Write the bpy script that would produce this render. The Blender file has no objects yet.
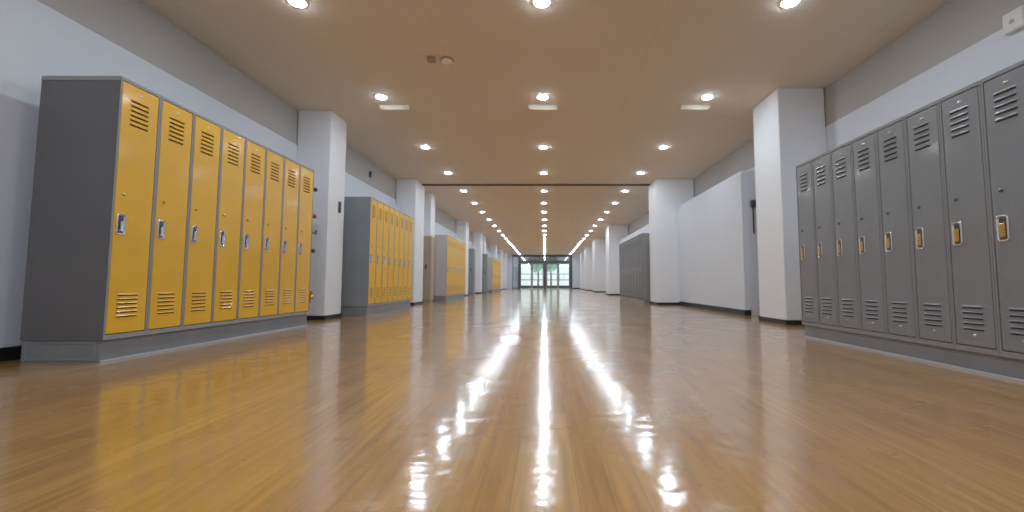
import bpy, bmesh, math, random
from mathutils import Vector, Matrix
random.seed(7)
S = bpy.context.scene
COL = S.collection
PI = math.pi

# ------------------------------------------------------------------ materials
def mat(name, color, rough=.5, metal=0., coat=0., spec=.5, bump=0., bscale=40., vary=0., vscale=3.):
    m = bpy.data.materials.new(name); m.use_nodes = True
    nt = m.node_tree; b = nt.nodes['Principled BSDF']
    b.inputs['Base Color'].default_value = (*color, 1)
    b.inputs['Roughness'].default_value = rough
    b.inputs['Metallic'].default_value = metal
    b.inputs['Specular IOR Level'].default_value = spec
    b.inputs['Coat Weight'].default_value = coat
    b.inputs['Coat Roughness'].default_value = .12
    tc = nt.nodes.new('ShaderNodeTexCoord')
    if vary:
        n = nt.nodes.new('ShaderNodeTexNoise'); n.inputs['Scale'].default_value = vscale; n.inputs['Detail'].default_value = 4
        nt.links.new(tc.outputs['Object'], n.inputs['Vector'])
        r = nt.nodes.new('ShaderNodeValToRGB')
        r.color_ramp.elements[0].position = .3; r.color_ramp.elements[1].position = .7
        r.color_ramp.elements[0].color = (*[c*(1-vary) for c in color], 1)
        r.color_ramp.elements[1].color = (*[min(1, c*(1+vary)) for c in color], 1)
        nt.links.new(n.outputs['Fac'], r.inputs['Fac']); nt.links.new(r.outputs['Color'], b.inputs['Base Color'])
    if bump:
        n = nt.nodes.new('ShaderNodeTexNoise'); n.inputs['Scale'].default_value = bscale; n.inputs['Detail'].default_value = 3
        nt.links.new(tc.outputs['Object'], n.inputs['Vector'])
        bp = nt.nodes.new('ShaderNodeBump'); bp.inputs['Strength'].default_value = bump; bp.inputs['Distance'].default_value = .01
        nt.links.new(n.outputs['Fac'], bp.inputs['Height']); nt.links.new(bp.outputs['Normal'], b.inputs['Normal'])
    return m

def emit(name, color, strength):
    m = bpy.data.materials.new(name); m.use_nodes = True
    nt = m.node_tree; nt.nodes.clear()
    o = nt.nodes.new('ShaderNodeOutputMaterial'); e = nt.nodes.new('ShaderNodeEmission')
    e.inputs['Color'].default_value = (*color, 1); e.inputs['Strength'].default_value = strength
    nt.links.new(e.outputs[0], o.inputs[0]); return m

def glass_mat(name, tint, refl=.12):
    m = bpy.data.materials.new(name); m.use_nodes = True
    nt = m.node_tree; nt.nodes.clear()
    o = nt.nodes.new('ShaderNodeOutputMaterial'); mx = nt.nodes.new('ShaderNodeMixShader')
    t = nt.nodes.new('ShaderNodeBsdfTransparent'); t.inputs['Color'].default_value = (*tint, 1)
    g = nt.nodes.new('ShaderNodeBsdfGlossy'); g.inputs['Roughness'].default_value = .03
    mx.inputs[0].default_value = refl
    nt.links.new(t.outputs[0], mx.inputs[1]); nt.links.new(g.outputs[0], mx.inputs[2]); nt.links.new(mx.outputs[0], o.inputs[0])
    return m

def floor_mat():
    m = bpy.data.materials.new('varnished_strip_wood'); m.use_nodes = True
    nt = m.node_tree; L = nt.links.new; b = nt.nodes['Principled BSDF']
    tc = nt.nodes.new('ShaderNodeTexCoord')
    mp = nt.nodes.new('ShaderNodeMapping'); mp.inputs['Rotation'].default_value = (0, 0, PI/2)
    L(tc.outputs['Object'], mp.inputs['Vector'])
    br = nt.nodes.new('ShaderNodeTexBrick')
    br.offset = .37; br.inputs['Scale'].default_value = 1
    br.inputs['Brick Width'].default_value = .8; br.inputs['Row Height'].default_value = .085
    br.inputs['Mortar Size'].default_value = .0009; br.inputs['Mortar Smooth'].default_value = .3; br.inputs['Bias'].default_value = 0
    br.inputs['Color1'].default_value = FL1; br.inputs['Color2'].default_value = FL2
    br.inputs['Mortar'].default_value = (.26, .14, .045, 1)
    L(mp.outputs[0], br.inputs['Vector'])
    # grain stretched along the boards
    mg = nt.nodes.new('ShaderNodeMapping'); mg.inputs['Scale'].default_value = (14, .9, 1)
    L(tc.outputs['Object'], mg.inputs['Vector'])
    ng = nt.nodes.new('ShaderNodeTexNoise'); ng.inputs['Scale'].default_value = 3; ng.inputs['Detail'].default_value = 6
    L(mg.outputs[0], ng.inputs['Vector'])
    rg = nt.nodes.new('ShaderNodeValToRGB')
    rg.color_ramp.elements[0].position = .3; rg.color_ramp.elements[0].color = (.62, .56, .5, 1)
    rg.color_ramp.elements[1].position = .7; rg.color_ramp.elements[1].color = (1.1, 1.08, 1.05, 1)
    L(ng.outputs['Fac'], rg.inputs['Fac'])
    mu = nt.nodes.new('ShaderNodeMix'); mu.data_type = 'RGBA'; mu.blend_type = 'MULTIPLY'; mu.inputs[0].default_value = .75
    L(br.outputs['Color'], mu.inputs[6]); L(rg.outputs['Color'], mu.inputs[7])
    L(mu.outputs[2], b.inputs['Base Color'])
    # uneven polish and slightly wavy varnish
    nr = nt.nodes.new('ShaderNodeTexNoise'); nr.inputs['Scale'].default_value = 1.3; nr.inputs['Detail'].default_value = 5
    L(tc.outputs['Object'], nr.inputs['Vector'])
    mr = nt.nodes.new('ShaderNodeMapRange'); mr.inputs['From Min'].default_value = .3; mr.inputs['From Max'].default_value = .7
    mr.inputs['To Min'].default_value = .22; mr.inputs['To Max'].default_value = .36
    L(nr.outputs['Fac'], mr.inputs['Value']); L(mr.outputs[0], b.inputs['Roughness'])
    nb = nt.nodes.new('ShaderNodeTexNoise'); nb.inputs['Scale'].default_value = 1; nb.inputs['Detail'].default_value = 2
    mb = nt.nodes.new('ShaderNodeMapping'); mb.inputs['Scale'].default_value = (8, 11, 1)
    L(tc.outputs['Object'], mb.inputs['Vector']); L(mb.outputs[0], nb.inputs['Vector'])
    bp = nt.nodes.new('ShaderNodeBump'); bp.inputs['Strength'].default_value = .10; bp.inputs['Distance'].default_value = .02
    L(nb.outputs['Fac'], bp.inputs['Height'])
    L(bp.outputs[0], b.inputs['Normal'])
    b.inputs['IOR'].default_value = 1.7
    b.inputs['Specular IOR Level'].default_value = .12
    b.inputs['Coat Weight'].default_value = 1; b.inputs['Coat Roughness'].default_value = .12; b.inputs['Coat IOR'].default_value = 1.85
    L(bp.outputs[0], b.inputs['Coat Normal'])
    return m

def ceiling_mat():
    m = mat('ceiling_plaster', CEIL, .75, spec=.25)
    nt = m.node_tree; L = nt.links.new; b = nt.nodes['Principled BSDF']
    tc = nt.nodes.new('ShaderNodeTexCoord')
    br = nt.nodes.new('ShaderNodeTexBrick'); br.offset = 0
    br.inputs['Scale'].default_value = 1; br.inputs['Brick Width'].default_value = 2.29; br.inputs['Row Height'].default_value = 4.18
    br.inputs['Mortar Size'].default_value = .006; br.inputs['Mortar Smooth'].default_value = .5
    br.inputs['Color1'].default_value = (*CEIL, 1); br.inputs['Color2'].default_value = (*[c*.97 for c in CEIL], 1)
    br.inputs['Mortar'].default_value = (*[c*.9 for c in CEIL], 1)
    mp = nt.nodes.new('ShaderNodeMapping'); mp.inputs['Location'].default_value = (1.14, 1.2, 0)
    L(tc.outputs['Object'], mp.inputs['Vector']); L(mp.outputs[0], br.inputs['Vector']); L(br.outputs['Color'], b.inputs['Base Color'])
    return m

FL1 = (.58, .295, .065, 1); FL2 = (.47, .225, .045, 1)
CEIL = (.73, .665, .575)
LAMP = 240.; LAMPCOL = (.80, .915, 1.0)

M = dict(
    floor=floor_mat(), ceiling=ceiling_mat(),
    white=mat('cool_white_paint', (.68, .735, .83), .55, spec=.3, bump=.05, bscale=60),
    upper=mat('upper_grey_with_cutoff_shade', (.44, .435, .43), .7, spec=.2),  # warm grey upper wall, darkened further to carry the downlight cut-off shade
    pillar=mat('pillar_white_paint', (.83, .875, .94), .5, spec=.35, bump=.05, bscale=60),
    black=mat('black_rubber', (.012, .012, .014), .45),
    yellow=mat('yellow_enamel', (.84, .46, .012), .36, coat=.2, bump=.03, bscale=9, vary=.06, vscale=2),
    yellow_far=mat('yellow_enamel_far', (.85, .48, .015), .5, spec=.3),
    darkgrey=mat('charcoal_steel', (.105, .105, .11), .45, vary=.08, vscale=2),
    bluegrey=mat('blue_grey_steel', (.24, .265, .29), .45, vary=.06, vscale=2),
    beigegrey=mat('pale_grey_steel', (.46, .45, .44), .45),
    plinth=mat('plinth_grey_steel', (.20, .215, .24), .4, vary=.1, vscale=3),
    grey=mat('grey_enamel', (.205, .225, .255), .33, coat=.25, bump=.03, bscale=9, vary=.05, vscale=2),
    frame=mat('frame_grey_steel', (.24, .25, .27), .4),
    slot=mat('dark_slot', (.05, .022, .006), .6),
    slotgrey=mat('dark_slot_grey', (.02, .02, .022), .6),
    chrome=mat('chrome', (.75, .76, .78), .18, metal=1),
    steeldark=mat('dark_steel', (.10, .11, .13), .3, metal=.8),  # plain dark steel for latch cups, locks, hooks and rockers
    brass=mat('brass', (.62, .42, .16), .25, metal=1),
    plate=mat('pale_enamel_plate', (.75, .68, .5), .35),
    steelplate=mat('bright_steel', (.7, .7, .72), .25, metal=.9),
    tan=mat('tan_enamel', (.40, .33, .235), .5, vary=.06),
    midgrey=mat('mid_grey_enamel', (.26, .28, .31), .45),
    darkmetal=mat('dark_bronze_metal', (.07, .072, .075), .4, metal=.3),
    midmetal=mat('bronze_grey_metal', (.13, .13, .13), .45),
    rail=mat('dark_rail', (.09, .07, .05), .5),
    plastic=mat('white_plastic', (.78, .78, .77), .45),
    tanplastic=mat('aged_plastic', (.85, .80, .70), .5),
    boxtan=mat('dark_tan_plastic', (.34, .27, .19), .5),
    ring=mat('white_ring', (.85, .85, .85), .4),
    lamp=emit('downlight_diffuser', LAMPCOL, LAMP),
    glass=glass_mat('clear_glass', (.93, .97, .96)),
    greyglass=glass_mat('grey_glass', (.38, .42, .45), .2),
    barpaint=mat('beige_bar_paint', (.6, .55, .47), .7, spec=.2),
    framelight=mat('pale_frame_steel', (.30, .31, .33), .4),
    grey_far=mat('grey_enamel_far', (.20, .215, .24), .6, spec=.25),
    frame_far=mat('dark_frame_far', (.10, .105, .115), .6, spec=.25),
    toe=mat('pale_toe_strip', (.45, .50, .58), .4),
    red=mat('red_plastic', (.35, .04, .03), .4),
    pave=mat('pale_concrete', (.75, .75, .73), .8, vary=.08),
    leaf=mat('green_leaves', (.38, .56, .45), .6, vary=.3, vscale=3),
    bark=mat('bark', (.2, .14, .09), .8),
    facade=mat('pale_facade', (.8, .82, .82), .7, vary=.05),
)

# ------------------------------------------------------------------ helpers
def bx(bm, x0, x1, y0, y1, z0, z1, bev=0):
    v = [bm.verts.new(p) for p in ((x0,y0,z0),(x1,y0,z0),(x1,y1,z0),(x0,y1,z0),(x0,y0,z1),(x1,y0,z1),(x1,y1,z1),(x0,y1,z1))]
    fs = [bm.faces.new([v[i] for i in f]) for f in ((3,2,1,0),(4,5,6,7),(0,1,5,4),(1,2,6,5),(2,3,7,6),(3,0,4,7))]
    if bev:
        es = list({e for f in fs for e in f.edges})
        bmesh.ops.bevel(bm, geom=es, offset=bev, segments=2, affect='EDGES', profile=.6)
    return v

def cyl(bm, c, r, h, axis='Z', seg=20, r2=None):
    r2 = r if r2 is None else r2
    rot = {'Z': Matrix(), 'Y': Matrix.Rotation(PI/2, 4, 'X'), 'X': Matrix.Rotation(PI/2, 4, 'Y')}[axis]
    bmesh.ops.create_cone(bm, cap_ends=True, segments=seg, radius1=r, radius2=r2, depth=h, matrix=Matrix.Translation(c) @ rot)

def lathe(bm, prof, c=(0,0,0), seg=28):
    rings = []
    for r, z in prof:
        if r < 1e-6: rings.append([bm.verts.new((c[0], c[1], c[2]+z))])
        else: rings.append([bm.verts.new((c[0]+r*math.cos(2*PI*i/seg), c[1]+r*math.sin(2*PI*i/seg), c[2]+z)) for i in range(seg)])
    for a, b in zip(rings, rings[1:]):
        for i in range(seg):
            j = (i+1) % seg
            if len(a) == 1: bm.faces.new((a[0], b[i], b[j]))
            elif len(b) == 1: bm.faces.new((a[i], a[j], b[0]))
            else: bm.faces.new((a[i], a[j], b[j], b[i]))

def rrect(w, h, r, n=5):
    pts = []
    for cx, cz, a0 in ((w/2-r, h/2-r, 0), (-w/2+r, h/2-r, PI/2), (-w/2+r, -h/2+r, PI), (w/2-r, -h/2+r, 3*PI/2)):
        for i in range(n+1):
            a = a0 + PI/2*i/n; pts.append((cx+r*math.cos(a), cz+r*math.sin(a)))
    return pts

def obj(name, bm, material, parent=None, smooth=False, loc=None):
    bmesh.ops.recalc_face_normals(bm, faces=bm.faces)
    me = bpy.data.meshes.new(name); bm.to_mesh(me); bm.free()
    for p in me.polygons: p.use_smooth = smooth
    me.materials.append(material)
    o = bpy.data.objects.new(name, me); COL.objects.link(o)
    if parent: o.parent = parent
    if loc: o.location = loc
    return o

def tag(o, label, cat, group=None, kind=None):
    o['label'] = label; o['category'] = cat
    if group: o['group'] = group
    if kind: o['kind'] = kind
    return o

def thing(name, loc=(0,0,0), rz=0):
    o = bpy.data.objects.new(name, None); COL.objects.link(o)
    o.empty_display_size = .1; o.location = loc; o.rotation_euler = (0, 0, rz); return o

def structure(name, bm, material, label, cat, parent=None):
    o = obj(name, bm, material, parent)
    if parent is None: tag(o, label, cat, kind='structure')
    return o

def copy_tree(o, parent=None):
    c = o.copy(); COL.objects.link(c); c.parent = parent
    for ch in list(o.children): copy_tree(ch, c)
    return c

def box_struct(name, dims, material, label, cat, parent=None):
    bm = bmesh.new(); bx(bm, *dims); return structure(name, bm, material, label, cat, parent)

# ------------------------------------------------------------------ setting
WX = 3.72; CZ = 3.13; Y0 = -5.0; Y1 = 41.5; LEDGE = 2.60
box_struct('floor', (-WX-.3, WX+.3, Y0-.3, Y1+.25, -.12, 0), M['floor'], 'glossy varnished honey brown wood strip floor along the corridor', 'floor')
box_struct('ceiling', (-WX-.3, WX+.3, Y0-.3, Y1+.25, CZ, CZ+.15), M['ceiling'], 'flat warm beige ceiling over the whole corridor', 'ceiling')
def side_wall(name, s, label, openings=()):
    bm = bmesh.new()
    y = Y0
    for a, b, top in list(openings) + [(Y1+.25, None, None)]:
        x0, x1 = sorted((s*WX, s*(WX+.25)))
        bx(bm, x0, x1, y, a, 0, LEDGE)
        if b is not None:
            bx(bm, x0, x1, a, b, top, LEDGE); y = b
    w = structure(name, bm, M['white'], label, 'wall')
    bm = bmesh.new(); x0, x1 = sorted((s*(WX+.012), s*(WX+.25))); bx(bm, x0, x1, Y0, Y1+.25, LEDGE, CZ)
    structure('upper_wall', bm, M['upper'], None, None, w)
side_wall('wall_left', -1, 'long left corridor wall, cool white below and shade-darkened grey near the ceiling')
side_wall('wall_right', 1, 'long right corridor wall, cool white below and shade-darkened grey near the ceiling', [(6.62, 7.46, 2.1)])
box_struct('wall_back', (-WX, WX, Y0-.25, Y0, 0, CZ), M['white'], 'plain white wall behind the viewpoint', 'wall')
# end wall: piers beside the glazed entrance
box_struct('wall_end', (2.52, WX, Y1, Y1+.25, 0, CZ), M['white'], 'narrow white pier right of the far glass entrance', 'wall')
box_struct('wall_end', (-WX, -3.02, Y1, Y1+.25, 0, CZ), M['white'], 'narrow white pier left of the far glass entrance', 'wall')

def base(name, x0, x1, y0, y1, label, parent=None):
    bm = bmesh.new(); bx(bm, x0, x1, y0, y1, 0, .095, .004)
    return structure(name, bm, M['black'], label, 'baseboard', parent)
base('baseboard_left', -WX, -WX+.015, Y0, Y1, 'black rubber baseboard along the left wall')
base('baseboard_right', WX-.015, WX, Y0, 6.55, 'black rubber baseboard behind the near grey lockers')
base('baseboard_right', WX-.015, WX, 11.85, Y1, 'black rubber baseboard along the far right wall')
base('baseboard_end', 2.55, WX-.015, Y1-.015, Y1, 'black baseboard under the pier right of the glass entrance')

def pillar(s, xf, y0, y1, label):
    p = bmesh.new(); x0, x1 = sorted((s*xf, s*WX)); bx(p, x0, x1, y0, y1, 0, CZ, .012)
    o = obj('pillar', p, M['pillar']); tag(o, label, 'pillar', kind='structure')
    b = bmesh.new()
    X0, X1 = (x0-.012, x1) if s > 0 else (x0, x1+.012)
    bx(b, X0, X1, y0-.012, y1+.012, 0, .06, .003)
    obj('baseboard', b, M['black'], o)
    return o
for xf, y0, y1, lab in (
    (3.22, 6.62, 7.15, 'white pillar between the two nearest yellow locker banks'),
    (3.22, 11.1, 11.9, 'white pillar just past the second yellow locker bank'),
    (3.30, 12.9, 13.4, 'slim white pillar behind the tan cabinet on the left'),
    (3.30, 18.7, 19.4, 'white pillar just past the third yellow locker bank'),
    (3.30, 23.0, 23.7, 'white left pillar between the two grey cabinets'),
    (3.30, 24.5, 25.0, 'white pillar in front of the farthest yellow lockers'),
    (3.30, 30.3, 30.9, 'white pillar just past the farthest yellow lockers'),
    (3.30, 34.2, 34.9, 'second white left pillar from the far glass entrance'),
    (3.30, 38.2, 38.9, 'last white left pillar before the far glass entrance')):
    pillar(-1, xf, y0, y1, lab)
for xf, y0, y1, lab in (
    (3.10, 5.83, 6.55, 'white pillar past the near grey lockers, before the recessed door'),
    (2.76, 11.1, 11.85, 'wide white pillar in front of the far grey lockers'),
    (2.86, 20.0, 21.2, 'white pillar just past the far grey lockers'),
    (2.90, 26.4, 27.6, 'third white right pillar from the far glass entrance'),
    (2.90, 32.4, 33.2, 'second white right pillar from the far glass entrance'),
    (3.00, 37.6, 38.4, 'last white right pillar before the far glass entrance')):
    pillar(1, xf, y0, y1, lab)

# proud lower wall panels on the right
def low_panel(x, y0, y1, top, lab):
    bm = bmesh.new(); bx(bm, x, WX, y0, y1, 0, top, .008)
    o = obj('wall_right_panel', bm, M['white']); tag(o, lab, 'wall', kind='structure')
    b = bmesh.new(); bx(b, x-.012, x+.1, y0-.012, y1, 0, .09, .003); obj('baseboard', b, M['black'], o)
low_panel(3.31, 7.5, 11.09, 2.43, 'projecting blank white lower wall between recessed door and wide pillar')
low_panel(3.33, 11.86, 19.98, 2.43, 'projecting white lower wall behind the far grey lockers')

# recessed grey door on the right
dr = thing('door_1', (WX+.1, 7.04, 0)); tag(dr, 'grey door recessed between the right pillar and projecting white wall', 'door', kind='structure')
bm = bmesh.new(); bx(bm, -.02, .025, -.39, .39, .006, 2.06, .004); obj('door_panel', bm, M['midgrey'], dr)
bm = bmesh.new()
bx(bm, -.1, .04, -.42, -.393, 0, 2.1); bx(bm, -.1, .04, .393, .42, 0, 2.1); bx(bm, -.1, .04, -.393, .393, 2.065, 2.1)
obj('door_frame', bm, M['frame'], dr)
bm = bmesh.new(); cyl(bm, (-.045, -.32, 1.02), .011, .05, 'X'); bx(bm, -.075, -.06, -.335, -.22, 1.008, 1.032, .004); obj('door_handle', bm, M['steelplate'], dr)
cl = thing('door_closer', (3.62, 7.49, 1.86)); tag(cl, 'dark grey door closer box high in the recess past the right pillar', 'door closer')
bm = bmesh.new(); bx(bm, -.17, .06, -.07, .0, -.06, .06, .008); obj('closer_body', bm, M['darkmetal'], cl)
bm = bmesh.new(); bx(bm, -.15, -.13, -.045, -.025, -.5, -.05, .003); obj('closer_arm', bm, M['darkmetal'], cl)

# thin dark rail across the ceiling and short white bars beside some downlights
bm = bmesh.new(); bx(bm, -3.22, 2.75, 11.66, 11.71, CZ-.045, CZ, .004)
structure('trim_1', bm, M['rail'], 'thin dark ceiling rail spanning between the pillars', 'ceiling trim')
for x, y, lab in ((-2.20, 6.40, 'short white ceiling bar beside the second downlight of the left row'), (-.03, 6.40, 'short white ceiling bar beside the second downlight of the middle row'),
                  (2.20, 6.40, 'short white ceiling bar beside the second downlight of the right row'), (-2.55, 18.95, 'far short white ceiling bar beside the eighth downlight of the left row'),
                  (2.55, 18.95, 'far short white ceiling bar beside the eighth downlight of the right row')):
    bm = bmesh.new()
    a = .22; v = [bm.verts.new(p) for p in ((-a, 0, 0), (a, 0, 0), (a-.02, .05, -.05), (-a+.02, .05, -.05), (-a, .16, 0), (a, .16, 0))]
    for q in ((0,1,2,3), (3,2,5,4), (0,3,4), (1,5,2), (0,4,5,1)): bm.faces.new([v[k] for k in q])
    tag(obj('ceiling_bar', bm, M['barpaint'], loc=(x, y, CZ)), lab, 'ceiling bar', 'white bars beside ceiling downlights')

# ------------------------------------------------------------------ far glazed entrance
EY = Y1 + .02
def frame_rect(bm, x0, x1, z0, z1, w, y0, y1, bottom=None):
    bw = w if bottom is None else bottom
    bx(bm, x0, x0+w, y0, y1, z0, z1); bx(bm, x1-w, x1, y0, y1, z0, z1)
    bx(bm, x0+w, x1-w, y0, y1, z1-w, z1); bx(bm, x0+w, x1-w, y0, y1, z0, z0+bw)
hd = bmesh.new(); bx(hd, -3.02, 2.52, EY-.06, EY+.2, 2.98, CZ); bx(hd, -2.36, 2.34, EY-.03, EY+.15, 2.36, 2.56)
bx(hd, -2.42, -2.30, EY-.03, EY+.15, 0, 2.98); bx(hd, 2.30, 2.52, EY-.03, EY+.15, 0, 2.98)
bx(hd, -.12, .12, EY-.03, EY+.15, 0, 2.36)
structure('trim_4', hd, M['darkmetal'], 'dark metal framework around the far glass entrance doors', 'door frame')
def win(name, x0, x1, z0, z1, gm, lab, bars=()):
    w = thing(name, ((x0+x1)/2, EY+.04, z0)); tag(w, lab, 'window', kind='structure')
    hx = (x1-x0)/2; bm = bmesh.new(); frame_rect(bm, -hx, hx, 0, z1-z0, .05, 0, .06)
    for b in bars: bx(bm, -hx+.05, hx-.05, 0, .05, b-.025, b+.025)
    obj('window_frame', bm, M['midmetal'], w)
    bm = bmesh.new(); bx(bm, -hx+.05, hx-.05, .025, .035, .05, z1-z0-.05); obj('pane', bm, gm, w)
win('window_1', -3.02, -2.42, 0, 2.98, M['greyglass'], 'tall grey glass sidelight left of the far entrance doors', (1.0, 1.9))
for i, (a, b) in enumerate(((-2.30, -1.25), (-1.25, 1.0), (1.0, 2.30)), 2):
    win('window_%d' % i, a, b, 2.56, 2.98, M['greyglass'], ('left', 'middle', 'right')[i-2] + ' dark transom window above the far glass doors')
for i, (a, b, lab) in enumerate(((-2.30, -1.21, 'outermost left glass door leaf of the far entrance'), (-1.21, -.12, 'glass door leaf left of the central post at the far entrance'),
                             (.12, 1.21, 'glass door leaf right of the central post at the far entrance'), (1.21, 2.30, 'outermost right glass door leaf of the far entrance')), 2):
    d = thing('door_%d' % i, ((a+b)/2, EY+.03, 0)); tag(d, lab, 'door', kind='structure')
    hx = (b-a)/2 - .006
    bm = bmesh.new(); frame_rect(bm, -hx, hx, .01, 2.35, .09, 0, .06, .3)
    bx(bm, -hx+.09, hx-.09, 0, .05, .78, .86); bx(bm, -hx+.09, hx-.09, 0, .05, 1.33, 1.39); obj('door_frame', bm, M['midmetal'], d)
    bm = bmesh.new(); bx(bm, -hx+.09, hx-.09, .025, .035, .31, 2.26); obj('pane', bm, M['glass'], d)
    s = 1 if i in (2, 4) else -1
    bm = bmesh.new(); cyl(bm, (s*(hx-.13), -.05, 1.05), .014, .4); cyl(bm, (s*(hx-.13), -.025, .9), .01, .05, 'Y'); cyl(bm, (s*(hx-.13), -.025, 1.2), .01, .05, 'Y')
    obj('door_handle', bm, M['steelplate'], d, True)

# outdoors beyond the doors
box_struct('ground', (-30, 30, Y1+.25, 90, -.3, -.05), M['pave'], 'pale paved ground outside the far glass doors', 'ground')
def tree(x, y, h, r, lab):
    t = thing('tree', (x, y, -.05)); tag(t, lab, 'tree', 'trees outside the entrance')
    bm = bmesh.new(); cyl(bm, (0, 0, h*.3), .14, h*.6, r2=.08); obj('trunk', bm, M['bark'], t)
    bm = bmesh.new()
    for k in range(420):
        u = random.random()**.45; a = random.random()*2*PI; z = random.uniform(-1, 1); q = math.sqrt(1-z*z)
        p = Vector((r*u*q*math.cos(a), r*u*q*math.sin(a), h*.68 + r*1.1*u*z))
        e1 = Vector((random.gauss(0,1), random.gauss(0,1), random.gauss(0,1))).normalized(); e2 = e1.orthogonal().normalized()
        s = random.uniform(.12, .26)
        bm.faces.new([bm.verts.new(p+e1*s), bm.verts.new(p+e2*s*.6), bm.verts.new(p-e1*s), bm.verts.new(p-e2*s*.6)])
    obj('foliage', bm, M['leaf'], t)
tree(-.75, 50, 4.2, 1.1, 'green leafy tree seen through the left glass doors')
tree(.7, 52, 4.2, 1.0, 'green leafy tree seen through the right glass doors')
f_ = box_struct('building', (-12, 12, 70, 72, -.05, 3.0), M['facade'], 'pale low building far outside the glass doors', 'building')

# ------------------------------------------------------------------ lockers
def make_latch(metal_in):
    """chrome recessed lift latch, centred on the origin, facing -Y: plate with raised rim, dark cup and lift finger"""
    W, H = .068, .15
    bm = bmesh.new()
    rings = [(rrect(W, H, .016), 0.0), (rrect(W, H, .016), -.006), (rrect(W-.012, H-.012, .012), -.008), (rrect(W-.022, H-.022, .009), -.002), (rrect(W-.026, H-.026, .008), .004)]
    vs = [[bm.verts.new((x, y, z)) for x, z in r] for r, y in rings]
    n = len(vs[0])
    for a, b in zip(vs, vs[1:]):
        for i in range(n): bm.faces.new((a[i], a[(i+1) % n], b[(i+1) % n], b[i]))
    return bm, vs

def locker_proto(W, H, D, body, door, latch_kind, slotm, ring, detail=2):
    """one locker cell, base centre at the origin, front towards -Y"""
    t = thing('locker'); hx = W/2; f = -D/2
    bm = bmesh.new()
    il, it, ib, dp = .013, .022, .032, .022
    O = [(-hx, 0), (hx, 0), (hx, H), (-hx, H)]; I = [(-hx+il, ib), (hx-il, ib), (hx-il, H-it), (-hx+il, H-it)]
    vo = [bm.verts.new((x, f, z)) for x, z in O]; vi = [bm.verts.new((x, f, z)) for x, z in I]
    vp = [bm.verts.new((x, f+dp, z)) for x, z in I]; vb = [bm.verts.new((x, D/2, z)) for x, z in O]
    for i in range(4):
        j = (i+1) % 4
        bm.faces.new((vo[i], vo[j], vi[j], vi[i])); bm.faces.new((vi[i], vi[j], vp[j], vp[i])); bm.faces.new((vo[j], vo[i], vb[i], vb[j]))
    bm.faces.new(vp); bm.faces.new(vb[::-1])
    obj('body', bm, body, t)
    bm = bmesh.new(); e = .0022
    for a, b_, c_, d_ in ((-hx+e, -hx+il, 0, H), (hx-il, hx-e, 0, H), (-hx+il, hx-il, 0, ib), (-hx+il, hx-il, H-it, H)):
        bx(bm, a, b_, f-.004, f+.002, c_, d_)
    obj('door_frame', bm, ring, t)
    # door with pressed louvres
    g = .006; x0, x1, z0, z1 = -hx+il+g, hx-il-g, ib+g, H-it-g
    dw, dh = x1-x0, z1-z0
    bm = bmesh.new(); bx(bm, x0, x1, f-.003, f+.016, z0, z1, .003)
    slots = []
    for zc0, zc1, wf in ((z1-dh*.16, z1-dh*.062, .50), (z0+dh*.066, z0+dh*.15, .54)):
        n = 6 if slotm is M['slot'] else 5
        st = (zc1-zc0)/(n-1) if n > 1 else 0
        sb = bmesh.new(); w = dw*wf/2; cx = -dw*.02
        for k in range(n):
            z = zc0 + k*st; hh = st*.33
            a = [(cx-w, f-.0025, z+hh), (cx+w, f-.0025, z+hh), (cx+w-.004, f-.011, z), (cx-w+.004, f-.011, z), (cx-w, f-.0025, z-.001), (cx+w, f-.0025, z-.001)]
            v = [bm.verts.new(p) for p in a]
            for q in ((0,1,2,3), (3,2,5,4), (0,3,4), (1,5,2)): bm.faces.new([v[i] for i in q])
            bx(sb, cx-w+.002, cx+w-.002, f-.0052, f-.001, z-hh*.95, z-.0005)
        slots.append(sb)
    d = obj('door', bm, door, t)
    for sb in slots: obj('vent', sb, slotm, d)
    lz = ib + dh*(.432 if latch_kind == 'chrome' else .445); lx = x0 + .052
    lb, vs = make_latch(None)
    la = obj('latch', lb, M['chrome'], d, True, (lx, f-.003, lz)) if detail else None
    if detail:
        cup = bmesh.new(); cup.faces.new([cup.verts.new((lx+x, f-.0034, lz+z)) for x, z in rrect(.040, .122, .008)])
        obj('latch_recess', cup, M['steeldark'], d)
        fg = bmesh.new(); (bx(fg, lx-.009, lx+.010, f-.014, f-.0036, lz-.05, lz+.022, .004) if latch_kind == 'chrome' else bx(fg, lx-.015, lx+.017, f-.013, f-.0036, lz-.05, lz+.03, .004)); bx(fg, lx-.016, lx+.016, f-.0105, f-.0036, lz-.052, lz-.036, .003)
        obj('latch_lever', fg, M['chrome'] if latch_kind == 'chrome' else M['brass'], d)
        kb = bmesh.new(); cyl(kb, (lx+.006, f-.005, lz+.215), .011, .008, 'Y', 16); cyl(kb, (lx+.006, f-.009, lz+.215), .006, .006, 'Y', 12)
        obj('lock', kb, M['brass'] if latch_kind == 'chrome' else M['steeldark'], d, True)
        pb = bmesh.new(); bmesh.ops.create_uvsphere(pb, u_segments=16, v_segments=8, radius=.013, matrix=Matrix.Translation((0, f-.003, z1-dh*.032)) @ Matrix.Diagonal((1.25, .45, .8, 1)))
        obj('number_plate', pb, M['plate'] if latch_kind == 'chrome' else M['steelplate'], d, True)
        if latch_kind != 'chrome':
            rb = bmesh.new(); bmesh.ops.create_uvsphere(rb, u_segments=14, v_segments=8, radius=.011, matrix=Matrix.Translation((0, f-.003, z0+dh*.04)) @ Matrix.Diagonal((1, .6, 1, 1)))
            obj('rivet', rb, M['steelplate'], d, True)
    return t

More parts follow.
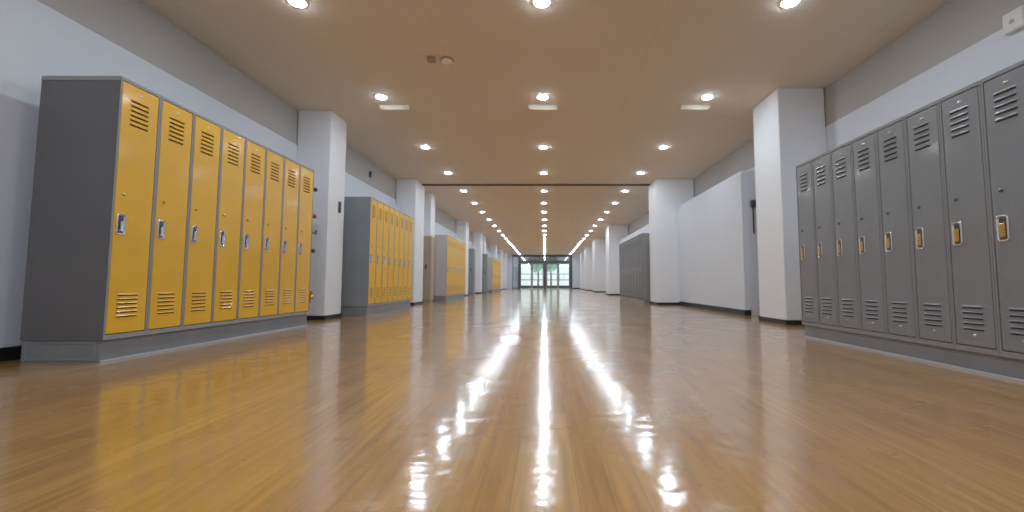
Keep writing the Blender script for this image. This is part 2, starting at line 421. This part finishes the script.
ORD = ['first', 'second', 'third', 'fourth', 'fifth', 'sixth', 'seventh', 'eighth', 'ninth', 'tenth', 'eleventh', 'twelfth']
def bank(s, xf, y0, y1, n, z0, top, depth, body, door, latch, slotm, labelf, group, plab, pm, ring):
    W = (y1-y0)/n; t0 = None; out = []
    for k in range(n):
        t = locker_proto(W, top-z0, depth, body, door, latch, slotm, ring) if k == 0 else copy_tree(t0)
        t0 = t0 or t
        t.location = (s*(xf+depth/2), y0+W*(k+.5), z0); t.rotation_euler.z = -s*PI/2
        tag(t, labelf(k), 'locker', group); out.append(t)
    bm = bmesh.new(); xa, xb = sorted((s*(xf+.018), s*(xf+depth))); bx(bm, xa, xb, y0+.012, y1-.012, 0, z0, .003)
    o = obj('plinth', bm, pm); tag(o, plab, 'plinth')
    if y0 < 5:                                     # pale strip along the foot of the near plinths
        tb = bmesh.new(); xa, xb = sorted((s*(xf+.006), s*(xf+.018))); bx(tb, xa, xb, y0+.012, y1-.012, 0, .014, .002)
        obj('toe_strip', tb, M['toe'], o)
    if y0 < 5 and s < 0:                           # folded rim on the end of the plinth
        eb = bmesh.new(); xa, xb = -(xf+depth-.03), -(xf+.05)
        for q in ((xa, xb, .128, .136), (xa, xb, .016, .024), (xa, xa+.01, .024, .128), (xb-.01, xb, .024, .128)):
            bx(eb, q[0], q[1], y0+.006, y0+.0125, q[2], q[3])
        obj('end_rim', eb, M['frame'], o)
    return out
A = bank(-1, 2.985, 3.07, 5.73, 8, .15, 1.99, .555, M['darkgrey'], M['yellow'], 'chrome', M['slot'],
     lambda k: ORD[k] + ' yellow door locker from the near end of the largest, nearest yellow bank', 'lockers of the nearest yellow bank', 'grey steel plinth under the nearest yellow locker bank', M['plinth'], M['framelight'])
B = bank(-1, 2.93, 7.48, 9.92, 8, .15, 1.985, .72, M['bluegrey'], M['yellow_far'], 'chrome', M['slot'],
     lambda k: ORD[k] + ' yellow locker from the near end of the second bank, past the first pillar', 'lockers of the second yellow bank', 'blue grey plinth under the second yellow locker bank', M['plinth'], M['framelight'])
Cb = bank(-1, 2.93, 13.45, 16.55, 9, .15, 1.985, .74, M['beigegrey'], M['yellow_far'], 'chrome', M['slot'],
     lambda k: ORD[k] + ' yellow locker from the near end of the third bank, past the tan cabinet', 'lockers of the third yellow bank', 'grey plinth under the third yellow locker bank', M['plinth'], M['framelight'])
Db = bank(-1, 2.93, 25.1, 29.9, 12, .15, 1.985, .74, M['beigegrey'], M['yellow_far'], 'chrome', M['slot'],
     lambda k: ORD[k] + ' yellow locker from the near end of the farthest, smallest yellow bank', 'lockers of the farthest yellow bank', 'grey plinth under the farthest yellow locker bank', M['plinth'], M['framelight'])
Rb = bank(1, 2.58, 2.305, 4.555, 8, .122, 1.735, .70, M['frame'], M['grey'], 'brass', M['slotgrey'],
     lambda k: ORD[7-k] + ' grey locker from the far end of the near right bank', 'lockers of the near grey bank', 'grey steel plinth under the near grey locker bank', M['plinth'], M['frame'])
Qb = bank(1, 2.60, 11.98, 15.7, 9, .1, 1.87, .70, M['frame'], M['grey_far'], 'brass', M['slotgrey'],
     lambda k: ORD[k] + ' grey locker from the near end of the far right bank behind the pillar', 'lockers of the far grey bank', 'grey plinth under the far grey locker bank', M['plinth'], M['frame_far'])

# fittings fixed to the far side of the last locker of the nearest bank (local +X is the far side)
last = A[-1]; hx = (5.73-3.07)/16
for z, kind in ((1.60, 'knob'), (1.25, 'red'), (1.03, 'bar'), (.80, 'knob'), (.21, 'bolt')):
    bm = bmesh.new(); y = -.265
    if kind == 'bar':
        bx(bm, hx, hx+.13, y-.012, y+.012, z-.012, z+.012, .004); cyl(bm, (hx+.125, y, z+.02), .012, .05)
    elif kind == 'bolt':
        bx(bm, hx, hx+.012, y-.03, y+.03, z-.07, z+.07, .003); cyl(bm, (hx+.05, y, z), .03, .08, 'X'); cyl(bm, (hx+.05, y, z+.045), .022, .06)
    else:
        cyl(bm, (hx+.03, y, z), .013, .06, 'X'); cyl(bm, (hx+.065, y, z), .026, .035, 'X')
    o = obj('side_hook' if kind != 'bolt' else 'side_bolt', bm, {'knob': M['steeldark'], 'red': M['red'], 'bar': M['steeldark'], 'bolt': M['brass']}[kind], last)

# folded top edge on the exposed side of the first locker
bm = bmesh.new(); bx(bm, -hx-.004, -hx+.002, -.276, .276, 1.84-.032, 1.84, .0015); obj('top_edge', bm, M['frame'], A[0])

# ------------------------------------------------------------------ tall cabinets between left pillars
def cabinet(x0, x1, y0, y1, top, m, lab, name):
    t = thing(name, ((x0+x1)/2, (y0+y1)/2, 0)); tag(t, lab, 'cabinet')
    hx, hy = (x1-x0)/2, (y1-y0)/2
    bm = bmesh.new(); bx(bm, -hx, hx, -hy+.02, hy, .06, top, .006); bx(bm, -hx+.02, hx-.02, -hy+.04, hy-.02, 0, .06); obj('body', bm, m, t)
    bm = bmesh.new(); bx(bm, -hx+.012, hx-.012, -hy, -hy+.019, .08, top-.015, .003); d = obj('door', bm, m, t)
    bm = bmesh.new(); bx(bm, hx-.16, hx-.11, -hy-.012, -hy, top*.5, top*.5+.13, .004); cyl(bm, (hx-.135, -hy-.025, top*.5+.06), .016, .03, 'Y'); obj('handle', bm, M['darkmetal'], d)
cabinet(-3.68, -3.16, 12.45, 12.86, 1.84, M['tan'], 'tall tan cabinet with dark handle between two left pillars', 'cabinet')
cabinet(-3.68, -3.26, 20.6, 21.1, 2.12, M['midgrey'], 'tall grey cabinet past the third yellow locker bank', 'cabinet')
cabinet(-3.68, -3.06, 23.85, 24.4, 2.08, M['midgrey'], 'tall grey cabinet before the farthest yellow locker bank', 'cabinet')

# ------------------------------------------------------------------ downlights
def downlight():
    t = thing('downlight')
    bm = bmesh.new(); lathe(bm, [(.068, 0), (.092, 0), (.09, -.004), (.070, -.006), (.068, 0)]); obj('trim_ring', bm, M['ring'], t, True)
    bm = bmesh.new(); lathe(bm, [(.067, -.001), (.067, -.008), (.06, -.012), (.036, -.015), (0, -.016)]); obj('diffuser', bm, M['lamp'], t, True)
    return t
ROWS = ['first', 'second', 'third', 'fourth', 'fifth', 'sixth', 'seventh', 'eighth', 'ninth', 'tenth', 'eleventh', 'twelfth', 'thirteenth', 'fourteenth', 'fifteenth', 'sixteenth', 'seventeenth', 'eighteenth', 'nineteenth']
dl0 = None
YS = [3.99, 6.12, 8.44, 10.48, 12.56, 14.48, 16.33]
for r in range(19):
    y = YS[r] if r < 7 else 16.33 + 1.98*(r-6)
    for x, nm in ((-2.29, 'left'), (-.03, 'middle'), (2.27, 'right')):
        t = downlight() if dl0 is None else copy_tree(dl0); dl0 = dl0 or t
        t.location = (x, y, CZ)
        tag(t, 'round white ceiling downlight, %s from the viewer in the %s row' % (ROWS[r], nm), 'ceiling light', 'downlights of the %s row' % nm)
# the same rows carry on over and behind the viewpoint
for y in (1.93, -.15, -2.24, -4.2):
    for x in (-2.29, -.03, 2.27):
        ld = bpy.data.lights.new('lamp_behind', 'AREA'); ld.shape = 'DISK'; ld.size = .18; ld.energy = LAMP*PI*PI*.067**2*1.1; ld.color = LAMPCOL
        lo = bpy.data.objects.new('lamp_behind', ld); lo.location = (x, y, CZ-.03); COL.objects.link(lo)

# ------------------------------------------------------------------ small fittings
t = thing('smoke_detector', (-1.14, 5.06, CZ)); tag(t, 'round beige smoke detector on the ceiling left of centre', 'smoke detector')
bm = bmesh.new(); lathe(bm, [(0, 0), (.075, 0), (.075, -.012), (.07, -.016), (0, -.016)]); obj('base', bm, M['boxtan'], t, True)
bm = bmesh.new(); lathe(bm, [(.06, -.016), (.06, -.022), (.05, -.04), (.03, -.05), (0, -.052)]); obj('dome', bm, M['tanplastic'], t, True)
bm = bmesh.new(); bx(bm, -.045, .045, -.04, .04, -.05, 0, .006); bx(bm, -.03, .03, -.045, -.03, -.042, -.012, .003)
tag(obj('sensor_box', bm, M['boxtan'], loc=(-1.31, 5.02, CZ)), 'small square tan box on the ceiling beside the smoke detector', 'sensor')

t = thing('alarm_box', (WX, 3.40, 2.60)); tag(t, 'small white alarm box high on the right wall above grey lockers', 'alarm')
bm = bmesh.new(); bx(bm, -.045, .012, -.075, .075, -.085, .075, .008); obj('casing', bm, M['plastic'], t)
bm = bmesh.new(); cyl(bm, (-.047, 0, -.01), .018, .008, 'X', 16); obj('button', bm, M['chrome'], t)

t = thing('wall_switch', (-3.22, 6.98, 1.72)); tag(t, 'small dark switch plate on the first left pillar', 'switch')
bm = bmesh.new(); bx(bm, 0, .012, -.04, .04, -.085, .085, .003); obj('plate', bm, M['darkmetal'], t)
bm = bmesh.new(); bx(bm, .012, .02, -.02, .02, .02, .07, .002); bx(bm, .012, .02, -.02, .02, -.07, -.02, .002); obj('rocker', bm, M['steeldark'], t)

t = thing('wall_sensor', (-WX, 9.42, 2.84)); tag(t, 'tiny dark sensor on the upper wall above second yellow lockers', 'sensor')
bm = bmesh.new(); bx(bm, 0, .03, -.03, .03, -.06, .06, .005); obj('casing', bm, M['darkmetal'], t)

# ------------------------------------------------------------------ world, camera
w = bpy.data.worlds.new('world'); S.world = w; w.use_nodes = True
bg = w.node_tree.nodes['Background']; bg.inputs['Color'].default_value = (.86, .95, 1, 1); bg.inputs['Strength'].default_value = 1.9

cam = bpy.data.cameras.new('camera'); co = bpy.data.objects.new('camera', cam); COL.objects.link(co)
F = 450.; TH = math.radians(4.17)
cam.sensor_fit = 'HORIZONTAL'; cam.sensor_width = 36; cam.lens = 36*F/1024
cam.clip_start = .02; cam.clip_end = 300
px, py = 545., 283 - F*math.tan(TH)
cam.shift_x = -(px-512)/1024; cam.shift_y = (py-256)/1024
co.location = (0, 0, .536); co.rotation_euler = (PI/2+TH, 0, 0)
S.camera = co
S.view_settings.view_transform = 'Standard'; S.view_settings.look = 'None'
S.view_settings.exposure = 0; S.view_settings.gamma = 1.12
S.cycles.denoising_input_passes = 'RGB_ALBEDO'
S.cycles.max_bounces = 10; S.cycles.diffuse_bounces = 6; S.cycles.sample_clamp_indirect = 6
